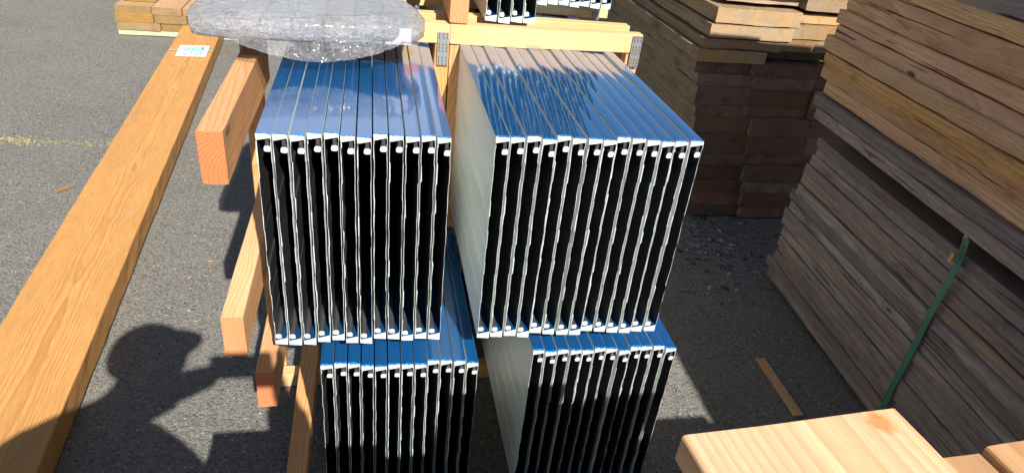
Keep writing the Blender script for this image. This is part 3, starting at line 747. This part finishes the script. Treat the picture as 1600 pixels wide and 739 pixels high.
# ============================================================ PERSON TAKING THE PICTURE (beside and behind the camera)
def skin_obj(name, verts, edges, mat, parent=None, sub=2, root=0):
    me = bpy.data.meshes.new(name); me.from_pydata([v[0] for v in verts], edges, []); me.update()
    o = bpy.data.objects.new(name, me); C.objects.link(o); me.materials.append(mat)
    if parent: o.parent = parent
    md = o.modifiers.new('Skin', 'SKIN'); md.use_smooth_shade = True
    sv = me.skin_vertices[0].data
    for i, v in enumerate(verts):
        r_ = v[1]; sv[i].radius = r_ if isinstance(r_, tuple) else (r_, r_)
    sv[root].use_root = True
    sm = o.modifiers.new('Sub', 'SUBSURF'); sm.levels = sub; sm.render_levels = sub
    return o
def chain(V, E, start, items):
    prev = start
    for it in items:
        V.append(it); E.append((prev, len(V)-1)); prev = len(V)-1
    return prev
skinm = plain('skin', (.50, .30, .21), .5); shirt = plain('dark_shirt', (.05, .06, .09), .85); trous = plain('work_trousers', (.08, .08, .09), .9); capm = plain('cap_cloth', (.05, .05, .06), .85); boot = plain('boots', (.05, .035, .02), .7)
def person():
    V = [((-.47, -.10, .98), .13)]; E = []
    chest = chain(V, E, 0, [((-.47, -.10, 1.14), .135), ((-.46, -.08, 1.30), .145), ((-.44, -.06, 1.41), .10)])
    neck = chain(V, E, chest, [((-.36, -.03, 1.49), .072), ((-.325, -.01, 1.56), .082)])
    head = chain(V, E, neck, [((-.29, 0, 1.61), .095), ((-.295, 0, 1.67), .102), ((-.305, 0, 1.715), .095)])
    # nose and chin
    V.append(((-.205, .0, 1.62), .055)); E.append((neck+2, len(V)-1))
    # left arm: elbow in front of the chest, forearm up to the left end of the phone
    lw = chain(V, E, chest, [((-.575, -.05, 1.395), .060), ((-.50, .03, 1.33), .054), ((-.40, .06, 1.39), .050), ((-.29, .03, 1.475), .050), ((-.20, -.01, 1.555), .050), ((-.125, -.045, 1.61), .042), ((-.085, -.055, 1.63), .030)])
    # right arm: down beside the chest, elbow, forearm up to the right end of the phone
    rw = chain(V, E, chest, [((-.305, -.03, 1.335), .066), ((-.25, -.01, 1.28), .064), ((-.15, .0, 1.165), .054), ((-.03, .02, 1.155), .050), ((.085, .0, 1.22), .050), ((.11, -.03, 1.36), .050), ((.108, -.05, 1.50), .044), ((.10, -.055, 1.585), .034), ((.085, -.058, 1.62), .030)])
    for wv_, sx in ((lw, -1), (rw, 1)):
        bx = .085*sx
        for k, dz in enumerate((.030, .012, -.006, -.024)):
            chain(V, E, wv_, [((bx+.004*sx, -.045, 1.645+dz), .010), ((bx+.006*sx, -.024, 1.645+dz), .009), ((bx-.010*sx, -.006, 1.643+dz), .0075)])
        chain(V, E, wv_, [((bx-.012*sx, -.058, 1.625), .011), ((bx-.030*sx, -.048, 1.630), .009)])
    # legs
    for sx in (-1, 1):
        chain(V, E, 0, [((-.47+sx*.09, -.10, .90), .095), ((-.47+sx*.10, -.09, .70), .080), ((-.47+sx*.105, -.08, .50), .060), ((-.47+sx*.11, -.10, .28), .052), ((-.47+sx*.11, -.12, .09), .042), ((-.47+sx*.115, -.03, .045), .040), ((-.47+sx*.12, .06, .035), .032)])
    body = skin_obj('person', V, E, skinm)
    tag(body, 'person in a cap raising a phone to photograph the bundles', 'person')
    # shirt
    V = [((-.47, -.10, .98), .145)]; E = []
    ch = chain(V, E, 0, [((-.47, -.10, 1.14), .155), ((-.46, -.08, 1.30), .165), ((-.43, -.06, 1.425), .105)])
    chain(V, E, ch, [((-.585, -.05, 1.395), .074), ((-.51, .03, 1.33), .068), ((-.40, .06, 1.39), .064), ((-.29, .03, 1.48), .068), ((-.205, -.005, 1.55), .062)])
    chain(V, E, ch, [((-.305, -.03, 1.335), .084), ((-.255, -.01, 1.275), .082), ((-.15, .0, 1.155), .066), ((-.03, .02, 1.15), .062), ((.085, .0, 1.22), .062), ((.11, -.03, 1.36), .060), ((.108, -.05, 1.50), .054)])
    skin_obj('shirt', V, E, shirt, body)
    V = [((-.47, -.10, .98), .150)]; E = []
    for sx in (-1, 1):
        chain(V, E, 0, [((-.47+sx*.09, -.10, .90), .108), ((-.47+sx*.10, -.09, .70), .092), ((-.47+sx*.105, -.08, .50), .074), ((-.47+sx*.11, -.10, .28), .066), ((-.47+sx*.11, -.12, .12), .060)])
    skin_obj('trousers', V, E, trous, body)
    for sx in (-1, 1):
        x = -.47+sx*.115
        skin_obj('boot', [((x, -.13, .13), .055), ((x, -.12, .055), .052), ((x, -.03, .048), .046), ((x, .09, .040), .038)], [(0, 1), (1, 2), (2, 3)], boot, body, root=1)
    # cap with a brim towards the phone
    bm = bmesh.new(); bmesh.ops.create_uvsphere(bm, u_segments=28, v_segments=16, radius=.128)
    for v in list(bm.verts):
        if v.co.z < -.035: bm.verts.remove(v)
    for v in bm.verts: v.co.y *= .88; v.co.z *= .98
    cap = link('cap', bm, capm, body, (-.305, 0, 1.678), (0, R(4), 0), smooth=True)
    mdf = cap.modifiers.new('s', 'SOLIDIFY'); mdf.thickness = .004
    bm = bmesh.new(); g = []
    for i in range(9):
        a = R(-62+i*15.5); col = []
        for k in range(4):
            r_ = .105+k*.024*math.cos(a)**.3*1.0; col.append(bm.verts.new((math.cos(a)*r_*1.02, math.sin(a)*min(r_, .105), .006-k*.004-.02*math.sin(a)**2)))
        g.append(col)
    for i in range(8):
        for k in range(3): bm.faces.new((g[i][k], g[i+1][k], g[i+1][k+1], g[i][k+1]))
    br = link('brim', bm, capm, cap, (-.005, 0, .050), (0, R(-10), 0)); mdf = br.modifiers.new('s', 'SOLIDIFY'); mdf.thickness = .004
    # eyes, ear
    for sy in (-1, 1):
        bm = bmesh.new(); bmesh.ops.create_uvsphere(bm, u_segments=12, v_segments=8, radius=.011); link('eye', bm, plain('eye', (.7, .7, .68), .2), body, (-.215, sy*.03, 1.665), smooth=True)
        bm = bmesh.new(); bmesh.ops.create_uvsphere(bm, u_segments=12, v_segments=8, radius=.026)
        for v in bm.verts: v.co.y *= .35
        link('ear', bm, skinm, body, (-.31, sy*.098, 1.645), smooth=True)
    # phone
    ph = empty('phone', (-.015, -.03, 1.65), 'black phone held up in the raised hand', 'phone')
    bm = bmesh.new(); box(bm, -.085, .085, -.012, -.003, -.052, .050)
    bmesh.ops.bevel(bm, geom=bm.edges[:], offset=.003, segments=2, affect='EDGES')
    link('phone_body', bm, plain('phone_case', (.02, .02, .025), .4), ph)
    bm = bmesh.new(); box(bm, -.079, .079, -.0132, -.0124, -.047, .045); link('phone_screen', bm, plain('phone_glass', (.01, .012, .02), .08), ph)
person()
